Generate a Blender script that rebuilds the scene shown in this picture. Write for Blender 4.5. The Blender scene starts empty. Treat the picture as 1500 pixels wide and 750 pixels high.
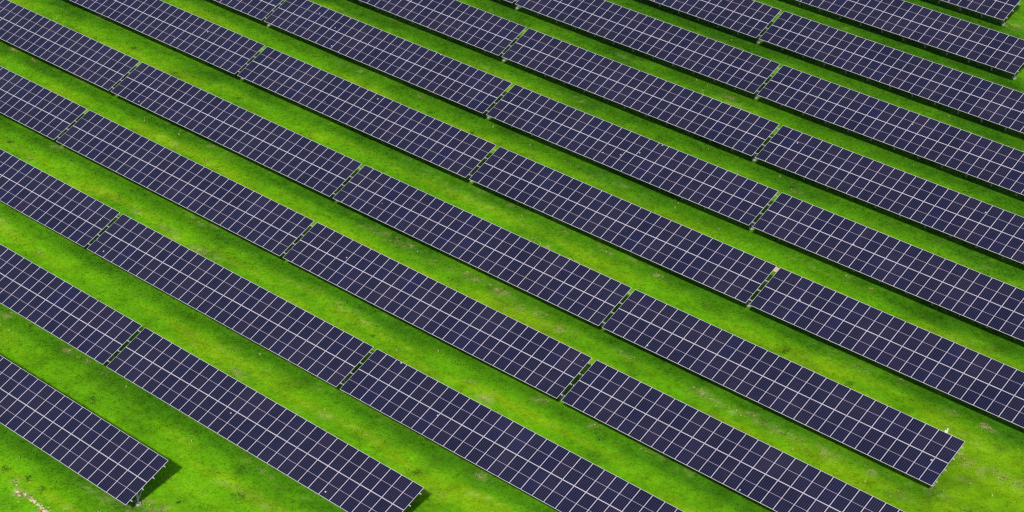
import bpy, math, random
import numpy as np
from mathutils import Matrix, Vector

random.seed(7)
rng = np.random.default_rng(11)
scene = bpy.context.scene
col = scene.collection

# ------------------------------------------------------------------ layout
# every row: y of the low edge, small height offset of the row, x of the left end of each table
ROWS = [(0.0, 0.035, [-28.0]), (8.971, 0.012, [-41.668, -13.298]), (17.988, -0.018, [-55.366, -27.026, 1.319]), (27.054, -0.041, [-71.085, -42.763, -14.441, 13.952]), (35.742, -0.045, [-74.626, -46.314, -17.965, 10.349]), (44.986, 0.003, [-68.283, -39.948, -11.571, 16.755]), (53.893, 0.028, [-74.555, -46.249, -17.884, 10.441]), (62.818, 0.028, [-52.566, -24.234, 4.107]), (71.727, 0.016, [-58.955, -30.611, -2.282]), (80.588, 0.003, [-36.917, -8.581]), (89.424, -0.007, [-15.267]), (98.131, -0.015, [-21.586])]
DRY = [(-8.96, -2.38, 0.5, 0.25, 0.6), (-0.86, 0.86, 0.7, 0.3, 0.6), (0.23, 1.98, 1.0, 0.5, 0.7), (1.13, 2.38, 0.7, 0.3, 0.6), (-18.61, 9.5, 0.5, 0.2, 0.9), (-16.52, 9.57, 0.4, 0.2, 0.9), (-17.58, 9.46, 0.5, 0.2, 0.6), (-14.24, 9.39, 0.3, 0.2, 0.6), (-25.86, 9.34, 0.5, 0.3, 0.5), (-25.42, 27.57, 0.9, 0.22, 0.9), (-30.21, 25.36, 0.4, 0.25, 0.5), (-25.98, 25.19, 0.9, 0.3, 0.5), (-21.68, 24.79, 1.0, 0.3, 0.7), (-19.73, 25.0, 0.8, 0.3, 0.6), (8.68, 24.95, 0.7, 0.35, 0.6), (11.71, 27.31, 0.5, 0.3, 0.8), (1.52, 16.34, 0.5, 0.3, 0.5), (14.28, 18.42, 0.5, 0.3, 0.5), (4.8, 24.13, 0.5, 0.3, 0.3), (19.55, 35.36, 0.9, 0.35, 0.8), (20.99, 35.2, 1.0, 0.3, 0.5), (22.47, 35.21, 0.8, 0.3, 0.6), (21.2, 27.73, 0.5, 0.25, 0.6), (16.57, 27.5, 0.4, 0.25, 0.5), (13.02, 35.51, 1.0, 0.3, 0.3), (37.07, 44.95, 0.5, 0.2, 0.95), (36.54, 45.21, 0.3, 0.15, 0.8), (26.55, 45.09, 0.8, 0.3, 0.6), (37.09, 41.08, 0.8, 0.4, 0.6), (38.23, 40.69, 0.8, 0.35, 0.6), (39.11, 40.38, 0.8, 0.35, 0.5), (40.57, 40.86, 1.2, 0.4, 0.6), (41.73, 40.9, 1.0, 0.4, 0.5), (38.25, 36.72, 0.7, 0.3, 0.7), (24.42, 35.51, 1.2, 0.4, 0.5), (26.96, 35.43, 1.2, 0.4, 0.5), (30.3, 35.49, 1.2, 0.4, 0.5), (33.98, 35.71, 1.0, 0.4, 0.5), (36.62, 34.94, 0.8, 0.3, 0.4), (-13.83, 35.66, 1.2, 0.4, 0.35), (-11.7, 35.84, 1.0, 0.4, 0.45), (-9.52, 35.94, 1.0, 0.35, 0.5), (-6.15, 35.53, 1.2, 0.35, 0.5), (-2.79, 35.81, 1.0, 0.3, 0.6), (0.1, 35.76, 1.0, 0.4, 0.5), (3.93, 35.35, 1.2, 0.4, 0.45), (6.97, 34.96, 1.2, 0.4, 0.45), (-2.68, 43.02, 0.4, 0.2, 0.9), (-1.31, 42.85, 0.4, 0.2, 0.9), (1.51, 42.62, 0.4, 0.2, 0.8), (8.16, 45.29, 0.7, 0.2, 0.8), (-1.9, 45.41, 0.5, 0.2, 0.6), (2.89, 45.33, 0.5, 0.2, 0.5), (6.64, 100.04, 0.8, 0.5, 0.7), (-61.14, 46.13, 0.8, 0.25, 0.8), (-59.27, 46.13, 0.5, 0.2, 0.6), (-62.11, 36.69, 0.7, 0.25, 0.7), (-58.81, 36.34, 0.4, 0.2, 0.8), (-43.78, 27.68, 0.5, 0.2, 0.8), (-43.28, 27.94, 0.4, 0.2, 0.9), (-26.19, 54.37, 0.4, 0.25, 0.7), (-33.57, 54.22, 0.4, 0.25, 0.6), (-63.91, 37.23, 1.0, 0.3, 0.5), (-43.77, 24.93, 0.4, 0.3, 0.5), (-5.3, 71.71, 0.7, 0.25, 0.6), (8.91, 62.36, 0.6, 0.3, 0.4), (21.29, 54.25, 0.15, 0.12, 1.0), (19.0, 54.43, 0.4, 0.2, 0.5), (-24.0, 69.62, 0.4, 0.2, 0.3), (29.59, 45.71, 0.4, 0.2, 0.5), (-4.87, 26.13, 0.5, 0.3, 0.3), (-15.25, 22.81, 0.4, 0.2, 0.4), (-31.11, 16.47, 0.4, 0.25, 0.4), (-11.04, 12.88, 0.4, 0.25, 0.5), (-7.13, 15.64, 0.5, 0.3, 0.6), (-6.31, 15.57, 0.3, 0.2, 0.6), (-0.6, 15.27, 0.5, 0.2, 0.4), (6.66, 25.7, 0.5, 0.25, 0.5), (4.71, 18.74, 0.4, 0.25, 0.4), (34.27, 44.93, 0.5, 0.2, 0.4), (29.71, 42.09, 0.8, 0.25, 0.4), (34.53, 41.07, 0.6, 0.2, 0.5), (32.71, 42.36, 0.6, 0.25, 0.5), (38.99, 39.04, 0.6, 0.3, 0.4), (21.49, 29.97, 0.4, 0.2, 0.4)]
WEED = [(-12.67, 1.68, 0.8), (-12.4, 6.82, 0.9), (-8.63, -1.62, 0.7), (-7.03, -1.69, 0.5), (1.59, 8.55, 0.7), (3.61, 6.45, 0.8), (1.05, 3.33, 0.4), (-10.78, -2.0, 0.6), (-46.61, 45.54, 0.5), (-38.43, 43.71, 0.5), (-53.53, 43.96, 0.5), (-46.7, 43.17, 0.4), (-47.57, 25.61, 0.5), (-37.67, 41.03, 0.5), (-18.27, 52.37, 0.6), (-23.55, 52.77, 0.5), (-5.52, 62.21, 0.5), (21.14, 43.51, 1.0), (27.08, 43.04, 0.7), (17.77, 26.8, 0.6), (22.72, 28.04, 0.8), (10.79, 15.92, 0.6), (-3.01, 25.36, 0.3), (40.85, 36.44, 0.6), (-16.26, 75.1, 0.3), (-14.69, 22.66, 0.6), (-1.37, 29.09, 0.8), (-22.35, 14.97, 0.5), (0.49, 18.85, 0.5), (7.88, 98.3, 0.5)]
HEAP = [(-7.98, -2.88, 0.3), (-7.62, -3.04, 0.22), (-7.4, -2.76, 0.28), (-6.61, -2.84, 0.3), (-6.32, -2.78, 0.34), (-5.82, -2.82, 0.3), (-5.36, -2.89, 0.3), (-4.9, -2.96, 0.36), (-4.41, -3.0, 0.35), (-7.12, -3.46, 0.12), (-8.65, -2.5, 0.14), (-3.94, -2.97, 0.4), (-4.57, -3.32, 0.3)]
SLOPE = 4.0587            # length of a table up its slope (two modules)
TILT = 0.35527
N_COL = 28                # module columns on a table
LOW = 1.30                # low edge above the ground
CT, ST = math.cos(TILT), math.sin(TILT)
DEPTH = SLOPE * CT
FALL = -0.00394           # gentle fall of the field along x

def ground_z(x, y):
    return FALL * x

# ------------------------------------------------------------------ materials
def new_mat(name):
    m = bpy.data.materials.new(name); m.use_nodes = True
    nt = m.node_tree
    b = nt.nodes['Principled BSDF']
    return m, nt, b

def math_node(nt, op, a, b=None, c=None):
    n = nt.nodes.new('ShaderNodeMath'); n.operation = op
    for i, v in enumerate((a, b, c)):
        if v is None: continue
        if isinstance(v, (int, float)): n.inputs[i].default_value = v
        else: nt.links.new(v, n.inputs[i])
    return n.outputs[0]

def mix_col(nt, fac, a, b):
    n = nt.nodes.new('ShaderNodeMix'); n.data_type = 'RGBA'
    for sock, v in ((n.inputs[0], fac), (n.inputs[6], a), (n.inputs[7], b)):
        if isinstance(v, (int, float)): sock.default_value = v
        elif isinstance(v, tuple): sock.default_value = (*v, 1)
        else: nt.links.new(v, sock)
    return n.outputs[2]

def mat_plain(name, rgb, rough=0.5, metal=0.0, noise=0.0, scale=6.0):
    m, nt, b = new_mat(name)
    b.inputs['Roughness'].default_value = rough
    b.inputs['Metallic'].default_value = metal
    if noise:
        g = nt.nodes.new('ShaderNodeNewGeometry')
        t = nt.nodes.new('ShaderNodeTexNoise'); t.inputs['Scale'].default_value = scale
        t.inputs['Detail'].default_value = 4
        nt.links.new(g.outputs['Position'], t.inputs['Vector'])
        f = math_node(nt, 'MULTIPLY', t.outputs['Fac'], 1.0)
        lo = tuple(c * (1 - noise) for c in rgb); hi = tuple(min(1, c * (1 + noise)) for c in rgb)
        nt.links.new(mix_col(nt, f, lo, hi), b.inputs['Base Color'])
    else:
        b.inputs['Base Color'].default_value = (*rgb, 1)
    return m

M_FRAME = mat_plain('anodised_frame', (0.48, 0.435, 0.485), 0.4, 0.0, 0.30, 0.7)
M_STEEL = mat_plain('galvanised_steel', (0.36, 0.37, 0.38), 0.5, 0.3, 0.2, 5)
M_CONC = mat_plain('pale_concrete', (0.27, 0.265, 0.25), 0.9, 0.0, 0.25, 6)
M_BACK = mat_plain('module_backsheet', (0.30, 0.30, 0.31), 0.6)
M_WHITE = mat_plain('white_paint', (0.62, 0.62, 0.60), 0.5, 0.0, 0.08, 6)
M_PLY = mat_plain('tan_board', (0.36, 0.29, 0.17), 0.8, 0.0, 0.25, 4)
M_SOIL = mat_plain('dry_pale_soil', (0.44, 0.36, 0.20), 0.95, 0.0, 0.5, 6)

# --- module glass over silicon cells
CELL = (0.935) / 6
def make_cell_material():
    m, nt, b = new_mat('silicon_cells')
    tc = nt.nodes.new('ShaderNodeTexCoord')
    sp = nt.nodes.new('ShaderNodeSeparateXYZ'); nt.links.new(tc.outputs['Object'], sp.inputs[0])
    X, Y = sp.outputs[0], sp.outputs[1]
    oi = nt.nodes.new('ShaderNodeObjectInfo')
    r = oi.outputs['Random']
    r2 = math_node(nt, 'FRACT', math_node(nt, 'MULTIPLY', r, 37.31))
    r3 = math_node(nt, 'FRACT', math_node(nt, 'MULTIPLY', r, 91.77))
    # cell columns
    fx = math_node(nt, 'FRACT', math_node(nt, 'ADD', math_node(nt, 'DIVIDE', X, CELL), 20.0))
    dx = math_node(nt, 'ABSOLUTE', math_node(nt, 'SUBTRACT', fx, 0.5))
    colgap = math_node(nt, 'GREATER_THAN', dx, 0.44)
    # cell rows, half cells
    fy = math_node(nt, 'FRACT', math_node(nt, 'ADD', math_node(nt, 'DIVIDE', Y, 0.0805), 20.5))
    dy = math_node(nt, 'ABSOLUTE', math_node(nt, 'SUBTRACT', fy, 0.5))
    rowgap = math_node(nt, 'GREATER_THAN', dy, 0.47)
    # wide centre gap between the two halves
    mid = math_node(nt, 'LESS_THAN', math_node(nt, 'ABSOLUTE', Y), 0.0135)
    # per cell tone
    cx = math_node(nt, 'FLOOR', math_node(nt, 'ADD', math_node(nt, 'DIVIDE', X, CELL), 20.0))
    wn = nt.nodes.new('ShaderNodeTexWhiteNoise'); wn.noise_dimensions = '2D'
    cv = nt.nodes.new('ShaderNodeCombineXYZ'); nt.links.new(cx, cv.inputs[0]); nt.links.new(r, cv.inputs[1])
    nt.links.new(cv.outputs[0], wn.inputs['Vector'])
    base = mix_col(nt, math_node(nt, 'POWER', r, 1.6), CELL_A, CELL_B)
    base = mix_col(nt, math_node(nt, 'MULTIPLY', math_node(nt, 'POWER', r2, 5.0), 0.55), base, CELL_C)
    base = mix_col(nt, math_node(nt, 'MULTIPLY', math_node(nt, 'POWER', r3, 7.0), 0.4), base, CELL_D)
    base = mix_col(nt, math_node(nt, 'MULTIPLY', wn.outputs['Value'], 0.25), base, (0.006, 0.006, 0.012))
    c = mix_col(nt, math_node(nt, 'MULTIPLY', rowgap, 0.05), base, (0.16, 0.15, 0.2))
    c = mix_col(nt, math_node(nt, 'MULTIPLY', colgap, 0.45), c, (0.115, 0.105, 0.175))
    c = mix_col(nt, math_node(nt, 'MULTIPLY', mid, 0.8), c, (0.36, 0.29, 0.36))
    # dust and sparse bird droppings, set by where the module stands
    g = nt.nodes.new('ShaderNodeNewGeometry')
    v = nt.nodes.new('ShaderNodeTexVoronoi'); v.inputs['Scale'].default_value = 0.75
    nt.links.new(g.outputs['Position'], v.inputs['Vector'])
    sv = nt.nodes.new('ShaderNodeSeparateColor'); nt.links.new(v.outputs['Color'], sv.inputs[0])
    spot = math_node(nt, 'MULTIPLY', math_node(nt, 'LESS_THAN', v.outputs['Distance'], 0.05),
                     math_node(nt, 'GREATER_THAN', sv.outputs[0], 0.72))
    c = mix_col(nt, math_node(nt, 'MULTIPLY', spot, 0.8), c, (0.45, 0.44, 0.46))
    n = nt.nodes.new('ShaderNodeTexNoise'); n.inputs['Scale'].default_value = 0.35; n.inputs['Detail'].default_value = 5
    nt.links.new(g.outputs['Position'], n.inputs['Vector'])
    dust = math_node(nt, 'MULTIPLY', math_node(nt, 'POWER', n.outputs['Fac'], 3.0), 0.05)
    c = mix_col(nt, dust, c, (0.30, 0.27, 0.30))
    nt.links.new(c, b.inputs['Base Color'])
    b.inputs['Roughness'].default_value = 0.22
    b.inputs['IOR'].default_value = 1.46
    return m
CELL_A = (0.0034, 0.0032, 0.0190)
CELL_B = (0.0072, 0.0052, 0.0195)
CELL_C = (0.0045, 0.0055, 0.0380)
CELL_D = (0.0190, 0.0110, 0.0300)
M_CELL = make_cell_material()

def make_grass_material(name, blade):
    m, nt, b = new_mat(name)
    a = nt.nodes.new('ShaderNodeAttribute'); a.attribute_name = 'tone'
    g = nt.nodes.new('ShaderNodeNewGeometry')
    n = nt.nodes.new('ShaderNodeTexNoise'); n.inputs['Scale'].default_value = 2.6; n.inputs['Detail'].default_value = 6
    n.inputs['Roughness'].default_value = 0.7
    nt.links.new(g.outputs['Position'], n.inputs['Vector'])
    k = math_node(nt, 'ADD', math_node(nt, 'MULTIPLY', n.outputs['Fac'], 0.9), 0.55)
    mul = nt.nodes.new('ShaderNodeVectorMath'); mul.operation = 'SCALE'
    nt.links.new(a.outputs['Color'], mul.inputs[0]); nt.links.new(k, mul.inputs['Scale'])
    b.inputs['Roughness'].default_value = 0.8
    b.inputs['Specular IOR Level'].default_value = 0.05
    nt.links.new(mul.outputs[0], b.inputs['Base Color'])
    if blade:
        out = nt.nodes['Material Output']
        tr = nt.nodes.new('ShaderNodeBsdfTranslucent'); nt.links.new(mul.outputs[0], tr.inputs['Color'])
        mx = nt.nodes.new('ShaderNodeMixShader'); mx.inputs[0].default_value = 0.42
        nt.links.new(b.outputs[0], mx.inputs[1]); nt.links.new(tr.outputs[0], mx.inputs[2])
        nt.links.new(mx.outputs[0], out.inputs['Surface'])
    else:
        n2 = nt.nodes.new('ShaderNodeTexNoise'); n2.inputs['Scale'].default_value = 7; n2.inputs['Detail'].default_value = 5
        nt.links.new(g.outputs['Position'], n2.inputs['Vector'])
        bp = nt.nodes.new('ShaderNodeBump'); bp.inputs['Strength'].default_value = 0.35; bp.inputs['Distance'].default_value = 0.12
        nt.links.new(n2.outputs['Fac'], bp.inputs['Height']); nt.links.new(bp.outputs[0], b.inputs['Normal'])
    return m
M_GROUND = make_grass_material('meadow_ground', False)
M_BLADE = make_grass_material('grass_blades', True)

# ------------------------------------------------------------------ mesh helpers
class MB:
    """collects vertices and faces of one mesh"""
    def __init__(s): s.v = []; s.f = []; s.m = []
    def add(s, vs, fs, mi=0):
        o = len(s.v); s.v += [tuple(p) for p in vs]
        s.f += [tuple(i + o for i in f) for f in fs]; s.m += [mi] * len(fs)
    def box(s, x0, x1, y0, y1, z0, z1, mi=0, M=None):
        vs = [(x, y, z) for z in (z0, z1) for y in (y0, y1) for x in (x0, x1)]
        if M is not None: vs = [M @ Vector(p) for p in vs]
        s.add(vs, [(0, 2, 3, 1), (4, 5, 7, 6), (0, 1, 5, 4), (2, 6, 7, 3), (0, 4, 6, 2), (1, 3, 7, 5)], mi)
    def cyl(s, c, r0, r1, z0, z1, n=14, mi=0):
        vs = [(c[0] + r * math.cos(2 * math.pi * i / n), c[1] + r * math.sin(2 * math.pi * i / n), z)
              for r, z in ((r0, z0), (r1, z1)) for i in range(n)]
        fs = [(i, (i + 1) % n, n + (i + 1) % n, n + i) for i in range(n)]
        fs += [tuple(range(n))[::-1], tuple(range(n, 2 * n))]
        s.add(vs, fs, mi)
    def beam(s, p, q, w, h, mi=0):
        p, q = Vector(p), Vector(q); d = (q - p); L = d.length; d.normalize()
        side = Vector((1, 0, 0)) if abs(d.x) < 0.9 else Vector((0, 1, 0))
        up = side.cross(d).normalized(); side = d.cross(up)
        M = Matrix((side, d, up)).transposed().to_4x4(); M.translation = p
        s.box(-w / 2, w / 2, 0, L, -h / 2, h / 2, mi, M)
    def mesh(s, name, mats):
        me = bpy.data.meshes.new(name); me.from_pydata(s.v, [], s.f); me.validate()
        for m in mats: me.materials.append(m)
        me.polygons.foreach_set('material_index', s.m); me.update()
        return me

def link(name, me, parent=None, loc=None, rot=None):
    o = bpy.data.objects.new(name, me); col.objects.link(o)
    if parent is not None: o.parent = parent
    if loc is not None: o.location = loc
    if rot is not None: o.rotation_euler = rot
    return o

def tag(o, label=None, cat=None, group=None, kind=None):
    for k, v in (('label', label), ('category', cat), ('group', group), ('kind', kind)):
        if v: o[k] = v
    return o

# ------------------------------------------------------------------ one table, its parts
MOD_W, MOD_L = 0.986, 2.0195
FR, FE, TH = 0.017, 0.022, 0.036      # frame bar widths and module thickness
def panel_mesh():
    m = MB(); x, y = MOD_W / 2 - FR + 0.004, MOD_L / 2 - FE + 0.004
    m.box(-x, x, -y, y, -0.012, -0.004, 0)
    return m.mesh('solar_panel', [M_CELL])
def frame_mesh():
    m = MB(); x, y = MOD_W / 2, MOD_L / 2
    m.box(-x, x, -y, -y + FE, -TH, 0); m.box(-x, x, y - FE, y, -TH, 0)
    m.box(-x, -x + FR, -y + FE, y - FE, -TH, 0); m.box(x - FR, x, -y + FE, y - FE, -TH, 0)
    return m.mesh('panel_frame', [M_FRAME])
def purlin_mesh():
    m = MB(); e = 0.135                       # C-section, lips towards the low side
    m.box(-e, N_COL + e, -0.028, 0.028, -0.006, 0)
    m.box(-e, N_COL + e, 0.022, 0.028, -0.086, -0.0062)
    m.box(-e, N_COL + e, -0.028, 0.0218, -0.086, -0.080)
    return m.mesh('purlin', [M_STEEL])
POST_Y = 1.50
RAFT_OFF = TH + 0.088
def post_mesh():
    m = MB(); top = LOW + POST_Y * ST / CT - RAFT_OFF / CT - 0.14
    m.box(-0.055, 0.055, -0.004, 0.004, -0.25, top)
    m.box(-0.055, -0.047, 0.0042, 0.085, -0.25, top); m.box(0.047, 0.055, 0.0042, 0.085, -0.25, top)
    return m.mesh('post', [M_STEEL])
def footing_mesh():
    m = MB(); m.cyl((0, 0.03), 0.21, 0.19, -0.10, 0.09, 14); m.cyl((0, 0.03), 0.19, 0.15, 0.0902, 0.11, 14)
    return m.mesh('footing', [M_CONC])
def rafter_mesh():
    m = MB(); z = -TH - 0.090
    m.box(-0.03, 0.03, 0.22, SLOPE - 0.22, z - 0.12, z)
    return m.mesh('rafter', [M_STEEL])
def brace_mesh():
    m = MB()
    yy = 2.75; top = LOW + yy * ST / CT - (RAFT_OFF + 0.10) / CT
    m.beam((0.066, POST_Y + 0.03, 0.42), (0.066, yy, top), 0.022, 0.06)
    return m.mesh('brace', [M_STEEL])
ME = dict(panel=panel_mesh(), frame=frame_mesh(), purlin=purlin_mesh(), post=post_mesh(),
          footing=footing_mesh(), rafter=rafter_mesh(), brace=brace_mesh())
POSTS_X = [N_COL - 0.80 - 2.33 * i for i in range(12)]
PURLIN_S = (0.115, 0.375, 0.625, 0.885)

def on_slope(x, s, off=0.0):               # a point s metres up the slope, off metres above the plane
    return (x, s * CT - off * ST, LOW + s * ST + off * CT)

def make_table():
    root = bpy.data.objects.new('solar_array', None); col.objects.link(root)
    root.empty_display_size = 0.5
    for half in (0, 1):
        s = SLOPE / 4 + half * SLOPE / 2 + (0.002 if half else -0.002)
        for i in range(N_COL):
            p = link('solar_panel', ME['panel'], root, on_slope(i + 0.5, s), (TILT, 0, 0))
            link('panel_frame', ME['frame'], p)
    for f in PURLIN_S:
        link('purlin', ME['purlin'], root, on_slope(0, f * SLOPE, -TH - 0.002), (TILT, 0, 0))
    for x in POSTS_X:
        p = link('post', ME['post'], root, (x, POST_Y, 0))
        if x == POSTS_X[0]: link('footing', ME['footing'], p)   # only the right-hand end post stands in a collar
        link('rafter', ME['rafter'], root, on_slope(x, 0), (TILT, 0, 0))
        link('brace', ME['brace'], root, (x, 0, 0))
    return root

def copy_tree(o, parent=None, depth=0):
    c = o.copy(); col.objects.link(c)
    for k in list(c.keys()): del c[k]
    if parent is not None:
        c.parent = parent; c.matrix_parent_inverse = o.matrix_parent_inverse
    for ch in o.children: copy_tree(ch, c, depth + 1)
    return c

ORD = ['nearest', 'second', 'third', 'fourth', 'fifth', 'sixth', 'seventh', 'eighth', 'ninth', 'tenth', 'eleventh', 'twelfth']
LABELS = {
 (0, 0): 'dark blue solar array alone at the bottom left corner, shadow on grass beside its end',
 (1, 0): 'solar array left of the gap in the second row up from the bottom left',
 (1, 1): 'solar array ending in open grass at the bottom edge, second row from bottom left',
 (2, 0): 'solar array cut by the left edge, third row up from the bottom left',
 (2, 1): 'middle solar array of the third row up, between two dark gaps',
 (2, 2): 'last solar array of the third row up, cut by the bottom edge',
 (3, 0): 'solar array at the left edge, first of four in the fourth row up',
 (3, 1): 'solar array second of four along the fourth row up from the bottom left',
 (3, 2): 'solar array third of four along the fourth row up from the bottom left',
 (3, 3): 'solar array last of the fourth row up, cut by the bottom edge near the right',
 (4, 0): 'solar array first of four in the fifth row, cut by the top left corner',
 (4, 1): 'solar array second of four in the fifth row up from the bottom left',
 (4, 2): 'solar array third of four in the fifth row, near the photo centre',
 (4, 3): 'solar array ending in open grass at the right, white post behind its top edge',
 (5, 0): 'solar array first of four in the sixth row, cut by the top edge',
 (5, 1): 'solar array second of four in the sixth row, above the photo centre',
 (5, 2): 'solar array third of four in the sixth row, ending at a tan board',
 (5, 3): 'solar array last of the sixth row, from the tan board to the right edge',
 (6, 0): 'small corner of a solar array at the top edge, first of the seventh row',
 (6, 1): 'solar array second of four in the seventh row, its top corner at the top edge',
 (6, 2): 'solar array third of four in the seventh row, above the tan board',
 (6, 3): 'solar array last of the seventh row, reaching the right edge above the tan board row',
 (7, 0): 'solar array first of three in the eighth row, cut by the top edge',
 (7, 1): 'solar array middle of three in the eighth row up from the bottom left',
 (7, 2): 'solar array last of three in the eighth row, cut by the right edge',
 (8, 0): 'thin sliver of a solar array at the top edge, first of the ninth row',
 (8, 1): 'solar array middle of three in the ninth row, just past the thin sliver',
 (8, 2): 'solar array last of three in the ninth row, cut by the right edge',
 (9, 0): 'solar array left of the gap in the tenth row, at the top edge',
 (9, 1): 'solar array right of the gap in the tenth row, cut by the right edge',
 (10, 0): 'solar array alone in its row, one row below the top right corner, end on grass',
 (11, 0): 'farthest solar array, cut by the top edge at the top right corner',
}
proto = None
for ri, (y, z, xs) in enumerate(ROWS):
    for ti, x in enumerate(xs):
        if proto is None: root = proto = make_table()
        else: root = copy_tree(proto)
        # the row runs down the fall of the field
        root.location = (x, y, z + FALL * x)
        root.rotation_euler = (0, math.atan(-FALL), 0)
        tag(root, LABELS[(ri, ti)], 'solar array', 'solar arrays set in parallel rows on the meadow')

# ------------------------------------------------------------------ tone of the grass
def vnoise(x, y, scale, seed, octaves=4, gain=0.55):
    out = np.zeros_like(x); amp = 1.0; tot = 0.0
    r = np.random.default_rng(seed)
    for o in range(octaves):
        tab = r.random((256, 256)); ox, oy = r.random(2) * 97
        u = x / scale + ox; v = y / scale + oy
        iu = np.floor(u).astype(int); iv = np.floor(v).astype(int)
        fu = u - iu; fv = v - iv
        fu = fu * fu * (3 - 2 * fu); fv = fv * fv * (3 - 2 * fv)
        a = tab[iu & 255, iv & 255]; b = tab[(iu + 1) & 255, iv & 255]
        c = tab[iu & 255, (iv + 1) & 255]; d = tab[(iu + 1) & 255, (iv + 1) & 255]
        out += amp * ((a * (1 - fu) + b * fu) * (1 - fv) + (c * (1 - fu) + d * fu) * fv)
        tot += amp; amp *= gain; scale *= 0.5
    return out / tot

def ground_h(x, y):
    return FALL * x + (vnoise(x, y, 1.3, 8, 3) - 0.5) * 0.10 + (vnoise(x, y, 9, 9, 2) - 0.5) * 0.16

DRY += [(hx, hy, 0.45, 0.22, 0.9) for hx, hy, hr in HEAP if hr > 0.2]   # bare soil round the dug line
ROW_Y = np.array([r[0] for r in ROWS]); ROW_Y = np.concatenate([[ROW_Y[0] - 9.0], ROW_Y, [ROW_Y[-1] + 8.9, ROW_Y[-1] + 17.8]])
def sstep(a, b, x):
    t = np.clip((x - a) / (b - a), 0, 1); return t * t * (3 - 2 * t)

BRIGHT = np.array([0.112, 0.328, 0.0026])
YELLOW = np.array([0.162, 0.318, 0.0030])
DARK_GREEN = np.array([0.046, 0.168, 0.0032])
DEEP = np.array([0.034, 0.120, 0.0060])
STRAW = np.array([0.46, 0.38, 0.17])
EARTH = np.array([0.21, 0.225, 0.055])

def tone(x, y, fine=True):
    """colour of the sward: darker green along the low edge of each row, dry wheel-worn strips, patches"""
    idx = np.searchsorted(ROW_Y, y, side='right')
    idx = np.clip(idx, 1, len(ROW_Y) - 1)
    ahead = ROW_Y[idx] - y                       # metres to the low edge of the next row back
    n_big = vnoise(x, y, 14, 1, 3); n_mid = vnoise(x * 0.55, y, 3.2, 2, 4); n_sm = vnoise(x, y, 0.9, 3, 3)
    n_str = vnoise(x * 0.16, y, 1.1, 4, 4)       # drawn out along the mowing direction
    edge_dist = np.min(np.abs(y[:, None] - (ROW_Y[None] + 0.55)), axis=1)      # distance to a line just behind each low edge, where grass is darkest
    dark_green = np.exp(-(edge_dist / (1.05 + 0.6 * sstep(30, 85, y))) ** 2) * 0.95 * (1 - 0.9 * sstep(37.5, 39.5, x) * sstep(41, 38, y)) + 0.22 * sstep(0.50, 0.68, n_mid)
    dark_green = np.clip(dark_green * (0.62 + 0.65 * n_mid) + (n_sm - 0.5) * 0.25, 0, 1)
    yel = 0.8 * sstep(0.44, 0.70, n_big * 0.35 + n_str * 0.65) * (1 - 0.75 * np.clip(dark_green, 0, 1))
    yel *= 0.5 + 0.5 * sstep(72, 48, y) * sstep(6, 16, y + 0.4 * x)
    yel = np.clip(yel + 0.6 * (0.4 + 0.6 * sstep(70, 50, y)) * np.exp(-((ahead - 1.6) / 0.8) ** 2) * sstep(0.4, 0.62, n_str), 0, 1)
    # the lower right corner of the field is yellower
    yel = np.clip(yel + 0.75 * sstep(22, 42, x) * sstep(48, 38, y) * (0.4 + n_mid), 0, 1)
    c = BRIGHT[None] * (1 - yel[:, None]) + YELLOW[None] * yel[:, None]
    c = c * (1 - dark_green[:, None]) + DARK_GREEN[None] * dark_green[:, None]
    deep = sstep(0.60, 0.82, vnoise(x * 0.6, y, 2.4, 5, 2)) * 0.25
    for wx, wy, s in WEED:
        deep = np.maximum(deep, 0.42 * np.exp(-(((x - wx) ** 2 / 1.5 + (y - wy) ** 2) / (0.62 * s) ** 2)) * (0.5 + n_sm))
    deep = np.clip(deep, 0, 1)
    c = c * (1 - deep[:, None]) + DEEP[None] * deep[:, None]
    # dry, worn grass
    n_dry = vnoise(x, y, 0.5, 6, 3)
    dry = 0.18 * sstep(0.62, 0.80, n_str * 0.6 + n_dry * 0.4)
    for px, py, a, b, s in DRY:
        e = ((x - px) / (a * 1.1)) ** 2 + ((y - py) / (b * 1.2)) ** 2
        dry = np.maximum(dry, s * np.exp(-e * 1.1) * sstep(0.30, 0.72, n_dry) * 0.75)
    dry = np.clip(dry, 0, 1)
    br = sstep(0.35, 0.75, n_dry)[:, None]
    dc = EARTH[None] * (1 - br) + STRAW[None] * br
    c = c * (1 - dry[:, None]) + dc * dry[:, None]
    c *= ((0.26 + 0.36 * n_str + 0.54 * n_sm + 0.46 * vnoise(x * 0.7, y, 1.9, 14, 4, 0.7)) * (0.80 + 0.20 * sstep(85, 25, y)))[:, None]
    return c, dry, dark_green, deep

def set_tone(me, rgb):
    a = me.attributes.new('tone', 'FLOAT_COLOR', 'POINT')
    a.data.foreach_set('color', np.concatenate([rgb, np.ones((len(rgb), 1))], 1).astype(np.float32).ravel())

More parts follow.
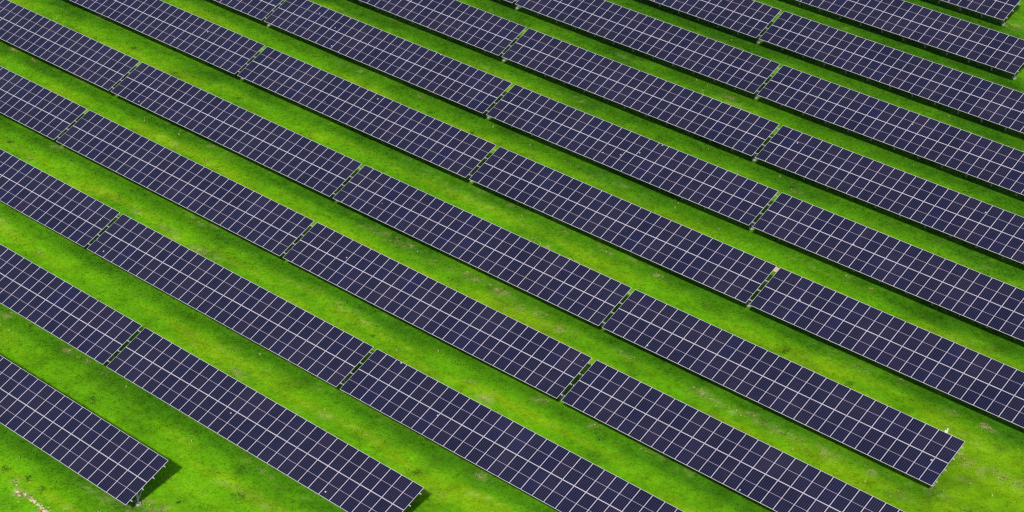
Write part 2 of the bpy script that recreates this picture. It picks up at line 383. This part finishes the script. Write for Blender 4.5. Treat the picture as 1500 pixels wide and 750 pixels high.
# ------------------------------------------------------------------ ground: one sheet, fine where the photo looks, coarse to the horizon
fx = np.arange(-84, 52.01, 0.22); fy = np.arange(-12, 112.01, 0.22)
gx = np.concatenate([[-3000, -1200, -500, -250, -140, -105], fx, [70, 110, 220, 500, 1200, 3000]])
gy = np.concatenate([[-3000, -1200, -500, -220, -100, -40], fy, [125, 160, 260, 520, 1200, 3000]])
GX, GY = np.meshgrid(gx, gy); X, Y = GX.ravel(), GY.ravel()
inside = (X > -84) & (X < 52) & (Y > -12) & (Y < 112)
Z = np.where(inside, ground_h(X, Y), FALL * np.clip(X, -84, 52))
nx, ny = len(gx), len(gy)
ii = (np.arange(ny - 1)[:, None] * nx + np.arange(nx - 1)[None]).ravel()
quads = np.stack([ii, ii + 1, ii + nx + 1, ii + nx], 1)
def fast_mesh(name, V, Fc, mat):
    me = bpy.data.meshes.new(name); k = Fc.shape[1]
    me.vertices.add(len(V)); me.vertices.foreach_set('co', V.astype(np.float32).ravel())
    me.loops.add(Fc.size); me.loops.foreach_set('vertex_index', Fc.astype(np.int32).ravel())
    me.polygons.add(len(Fc)); me.polygons.foreach_set('loop_start', (np.arange(len(Fc)) * k).astype(np.int32))
    me.update(calc_edges=True); me.materials.append(mat)
    return me
gm = fast_mesh('meadow', np.stack([X, Y, Z], 1), quads, M_GROUND)
gm.polygons.foreach_set('use_smooth', np.ones(len(gm.polygons), dtype=bool))
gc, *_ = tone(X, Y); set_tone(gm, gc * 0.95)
tag(link('ground', gm), kind='structure')

# ------------------------------------------------------------------ grass: many small tufts of bent blades, one object
FOOT = np.array([(-72.1, 42.4), (4.5, 105.3), (43.7, 38.4), (-7.1, -5.0)])   # what the photo takes in, on the ground
def in_view(x, y, margin=4.0):
    c = FOOT.mean(0); ok = np.ones_like(x, bool)
    for i in range(4):
        a, b = FOOT[i], FOOT[(i + 1) % 4]; e = b - a; n = np.array([-e[1], e[0]]) / np.hypot(*e)
        if (c - a) @ n < 0: n = -n
        ok &= ((x - a[0]) * n[0] + (y - a[1]) * n[1]) > -margin
    return ok
def blades(x, y, h, lean, width, nb, colr, seed):
    r = np.random.default_rng(seed); n = len(x)
    x = np.repeat(x, nb); y = np.repeat(y, nb); h = np.repeat(h, nb); C = np.repeat(colr, nb, 0)
    m = len(x); ang = r.random(m) * 2 * np.pi
    rad = r.random(m) * lean * 0.5
    bx = x + np.cos(ang) * rad; by = y + np.sin(ang) * rad
    hh = h * (0.55 + 0.8 * r.random(m)); ln = hh * (0.6 + 1.4 * r.random(m))
    tx = bx + np.cos(ang) * ln; ty = by + np.sin(ang) * ln
    w = width * (0.6 + 0.8 * r.random(m)); sx = -np.sin(ang) * w; sy = np.cos(ang) * w
    z0 = ground_h(bx, by) - 0.06
    mxx, myy, mz = bx + (tx - bx) * 0.4, by + (ty - by) * 0.4, z0 + 0.06 + hh * 0.7
    V = np.stack([np.stack([bx - sx, by - sy, z0], 1), np.stack([bx + sx, by + sy, z0], 1),
                  np.stack([mxx + sx * .8, myy + sy * .8, mz], 1), np.stack([tx, ty, z0 + 0.06 + hh], 1), np.stack([mxx - sx * .8, myy - sy * .8, mz], 1)], 1).reshape(-1, 3)
    k = np.arange(m)[:, None] * 5
    F = np.concatenate([k + np.array([[0, 1, 2, 4]]), k + np.array([[4, 2, 3, 3]])], 0)
    C = C * (0.82 + 0.40 * r.random((m, 1)) ** 2)
    return V, F, np.repeat(C, 5, 0)
def blade_mesh(name, parts):
    V = np.concatenate([p[0] for p in parts]); o = 0; T = []
    for p in parts:
        q = p[1] + o; o += len(p[0])
        half = len(q) // 2
        T += [q[:half][:, [0, 1, 2]], q[:half][:, [0, 2, 3]], q[half:][:, [0, 1, 2]]]
    me = fast_mesh(name, V, np.concatenate(T), M_BLADE)
    set_tone(me, np.concatenate([p[2] for p in parts]))
    return me
n = 420000
tx = rng.uniform(-80, 50, n); ty = rng.uniform(-9, 110, n)
k = in_view(tx, ty); tx, ty = tx[k], ty[k]
# thin it out well under the arrays, where nothing is seen
idx = np.clip(np.searchsorted(ROW_Y, ty, side='right') - 1, 0, len(ROW_Y) - 1)
under = ty - ROW_Y[idx]
keep = ~((under > 1.9) & (under < 3.4)) | (rng.random(len(tx)) < 0.3)
tx, ty = tx[keep], ty[keep]
tc_, dry, dark_green, deep = tone(tx, ty)
keep = rng.random(len(tx)) > dry * 0.75
tx, ty, tc_, dry, dark_green, deep = tx[keep], ty[keep], tc_[keep], dry[keep], dark_green[keep], deep[keep]
hgt = 0.022 + 0.012 * dark_green + 0.02 * deep + 0.024 * vnoise(tx, ty, 0.8, 12, 2)
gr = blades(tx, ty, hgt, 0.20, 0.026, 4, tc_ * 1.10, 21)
tag(link('grass', blade_mesh('grass', [gr])), kind='stuff')

# weeds: dark broad-leaved clumps standing in the grass
wx, wy, wc, wh = [], [], [], []
for x, y, s in WEED:
    for _ in range(int(20 * s)):
        a = random.random() * 6.283; d = (random.random() ** 0.7) * 0.5 * s
        wx.append(x + d * math.cos(a)); wy.append(y + d * math.sin(a)); wh.append(0.06 + 0.09 * s * (1 - d / (0.45 * s)) * random.random())
        t = random.random(); wc.append([0.045 + 0.05 * t, 0.150 + 0.10 * t, 0.010])
wb = blades(np.array(wx), np.array(wy), np.array(wh), 0.1, 0.03, 3, np.array(wc), 31)
tag(link('weeds', blade_mesh('weeds', [wb])), kind='stuff')

# pale flower heads and dry stalks, a few centimetres each
nf = 2600
fxx = rng.uniform(-78, 48, nf); fyy = rng.uniform(-8, 108, nf); kk = in_view(fxx, fyy); fxx, fyy = fxx[kk], fyy[kk]
kk = vnoise(fxx, fyy, 4, 40, 3) > 0.52; fxx, fyy = fxx[kk], fyy[kk]
# dead straw matted in the worn patches
sx_, sy_ = [], []
for px, py, a, b, s in DRY:
    for _ in range(int(20 * s * (0.4 + a))):
        sx_.append(px + random.gauss(0, 0.55 * a)); sy_.append(py + random.gauss(0, 0.55 * b))
sx_ = np.array(sx_); sy_ = np.array(sy_)
sk = vnoise(sx_, sy_, 0.45, 6, 3) > 0.42; sx_, sy_ = sx_[sk], sy_[sk]
sc_ = np.array([0.33, 0.32, 0.11])[None] * (0.45 + 0.8 * rng.random((len(sx_), 1)) + 0.25)
st = blades(sx_, sy_, np.full(len(sx_), 0.06), 0.18, 0.03, 4, sc_, 51)
fc = np.array([0.42, 0.40, 0.16])[None] * (0.5 + 0.7 * rng.random((len(fxx), 1)))
sb = blades(fxx, fyy, np.full(len(fxx), 0.13), 0.12, 0.03, 3, fc, 41)
tag(link('dry_grass', blade_mesh('dry_grass', [sb, st])), kind='stuff')

# ------------------------------------------------------------------ broken line of pale dug-up soil, lower left
sm = MB()
def lump(cx, cy, r):
    n, rings = 12, 4; vs = []; ph = random.random() * 6
    for j in range(rings + 1):
        t = j / rings; rr = r * (1 - t) ** 0.7
        for i in range(n):
            a = 2 * math.pi * i / n
            q = rr * (1 + 0.28 * math.sin(3 * a + ph) + 0.18 * random.uniform(-1, 1))
            vs.append((cx + q * 1.25 * math.cos(a), cy + q * 0.8 * math.sin(a), float(ground_h(np.array([cx]), np.array([cy]))[0]) - 0.05 + (0.05 + 0.42 * r) * math.sin(t * math.pi / 2) + random.uniform(-1, 1) * 0.03 * r * 3 * (0 < j < rings)))
    fs = [(j * n + i, j * n + (i + 1) % n, (j + 1) * n + (i + 1) % n, (j + 1) * n + i) for j in range(rings) for i in range(n)]
    sm.add(vs, fs)
for x, y, r in HEAP:
    lump(x, y, r * 0.62)
    for _ in range(5):
        lump(x + random.gauss(0, r * 0.75), y + random.gauss(0, r * 0.45), r * random.uniform(0.14, 0.34))
tag(link('dirt', sm.mesh('dirt', [M_SOIL])), kind='stuff')

# ------------------------------------------------------------------ white post behind the fifth row's end
mx_, my_ = 36.9, 39.72
mast = bpy.data.objects.new('marker_post', None); col.objects.link(mast); mast.location = (mx_, my_, ground_z(mx_, my_))
m = MB(); m.cyl((0, 0), 0.04, 0.04, -0.2, 2.86, 12); m.cyl((0, 0), 0.05, 0.04, 2.8602, 2.90, 12)
link('pole', m.mesh('pole', [M_WHITE]), mast)
m = MB(); m.box(-0.11, 0.07, -0.20, -0.08, 2.64, 2.78); m.box(-0.02, 0.02, -0.0795, -0.041, 2.68, 2.73)
link('sensor_box', m.mesh('sensor_box', [M_WHITE]), mast)
tag(mast, 'small white post with a box, behind the top edge of an array end', 'post')

# ------------------------------------------------------------------ tan board over the upper end of a gap in the sixth row
ry, rz, rx = ROWS[5]
bx0 = rx[2] + N_COL; bx1 = rx[3]
b0 = on_slope(0, SLOPE * 0.865); b1 = on_slope(0, SLOPE * 0.985)
m = MB(); L = SLOPE * 0.11
m.box(-(bx1 - bx0) / 2 + 0.004, (bx1 - bx0) / 2 - 0.004, 0, L, -0.030, -0.012)
m.box(-(bx1 - bx0) / 2 + 0.05, -(bx1 - bx0) / 2 + 0.09, 0.02, L - 0.02, -0.0118, 0.004)
bo = link('wooden_board', m.mesh('wooden_board', [M_PLY]), None,
          (0.5 * (bx0 + bx1), ry + b0[1], rz + FALL * bx0 + b0[2]), (TILT, 0, 0))
tag(bo, 'tan wooden board bridging the upper end of the gap between two arrays', 'board')

# ------------------------------------------------------------------ camera (drone, long lens)
cam = bpy.data.cameras.new('camera'); co = bpy.data.objects.new('camera', cam); col.objects.link(co)
cam.sensor_width = 36.0; cam.lens = 3041.32 / 1500 * 36.0
cam.clip_start = 1.0; cam.clip_end = 6000
right = Vector((0.741693, 0.670364, -0.022436)); up = Vector((-0.345084, 0.410057, 0.844257)); fw = Vector((-0.57516, 0.618437, -0.535468))
Mx = Matrix((right, up, -fw)).transposed().to_4x4(); Mx.translation = (90.61, -59.942, 85.346 + LOW)
co.matrix_world = Mx
scene.camera = co

# ------------------------------------------------------------------ light
S = Vector((0.587, -0.82, 1.0)).normalized()
w = bpy.data.worlds.new('World'); scene.world = w; w.use_nodes = True
nt = w.node_tree; bg = nt.nodes['Background']
sky = nt.nodes.new('ShaderNodeTexSky'); sky.sky_type = 'NISHITA'; sky.sun_disc = False
sky.sun_elevation = math.asin(S.z); sky.sun_rotation = math.atan2(S.x, S.y)
nt.links.new(sky.outputs[0], bg.inputs[0]); bg.inputs[1].default_value = 0.12
sd = bpy.data.lights.new('sun', 'SUN'); so = bpy.data.objects.new('sun', sd); col.objects.link(so)
sd.energy = 4.0; sd.angle = math.radians(3.0); sd.color = (1.0, 0.95, 0.87)
so.rotation_euler = S.to_track_quat('Z', 'Y').to_euler()
so.location = (0, 0, 60)
vs = scene.view_settings
vs.view_transform = 'Standard'; vs.look = 'None'; vs.exposure = 0.35; vs.gamma = 1.0; vs.use_curve_mapping = False
scene.render.engine = 'CYCLES'
scene.cycles.max_bounces = 5; scene.cycles.use_denoising = False; scene.cycles.filter_width = 1.25
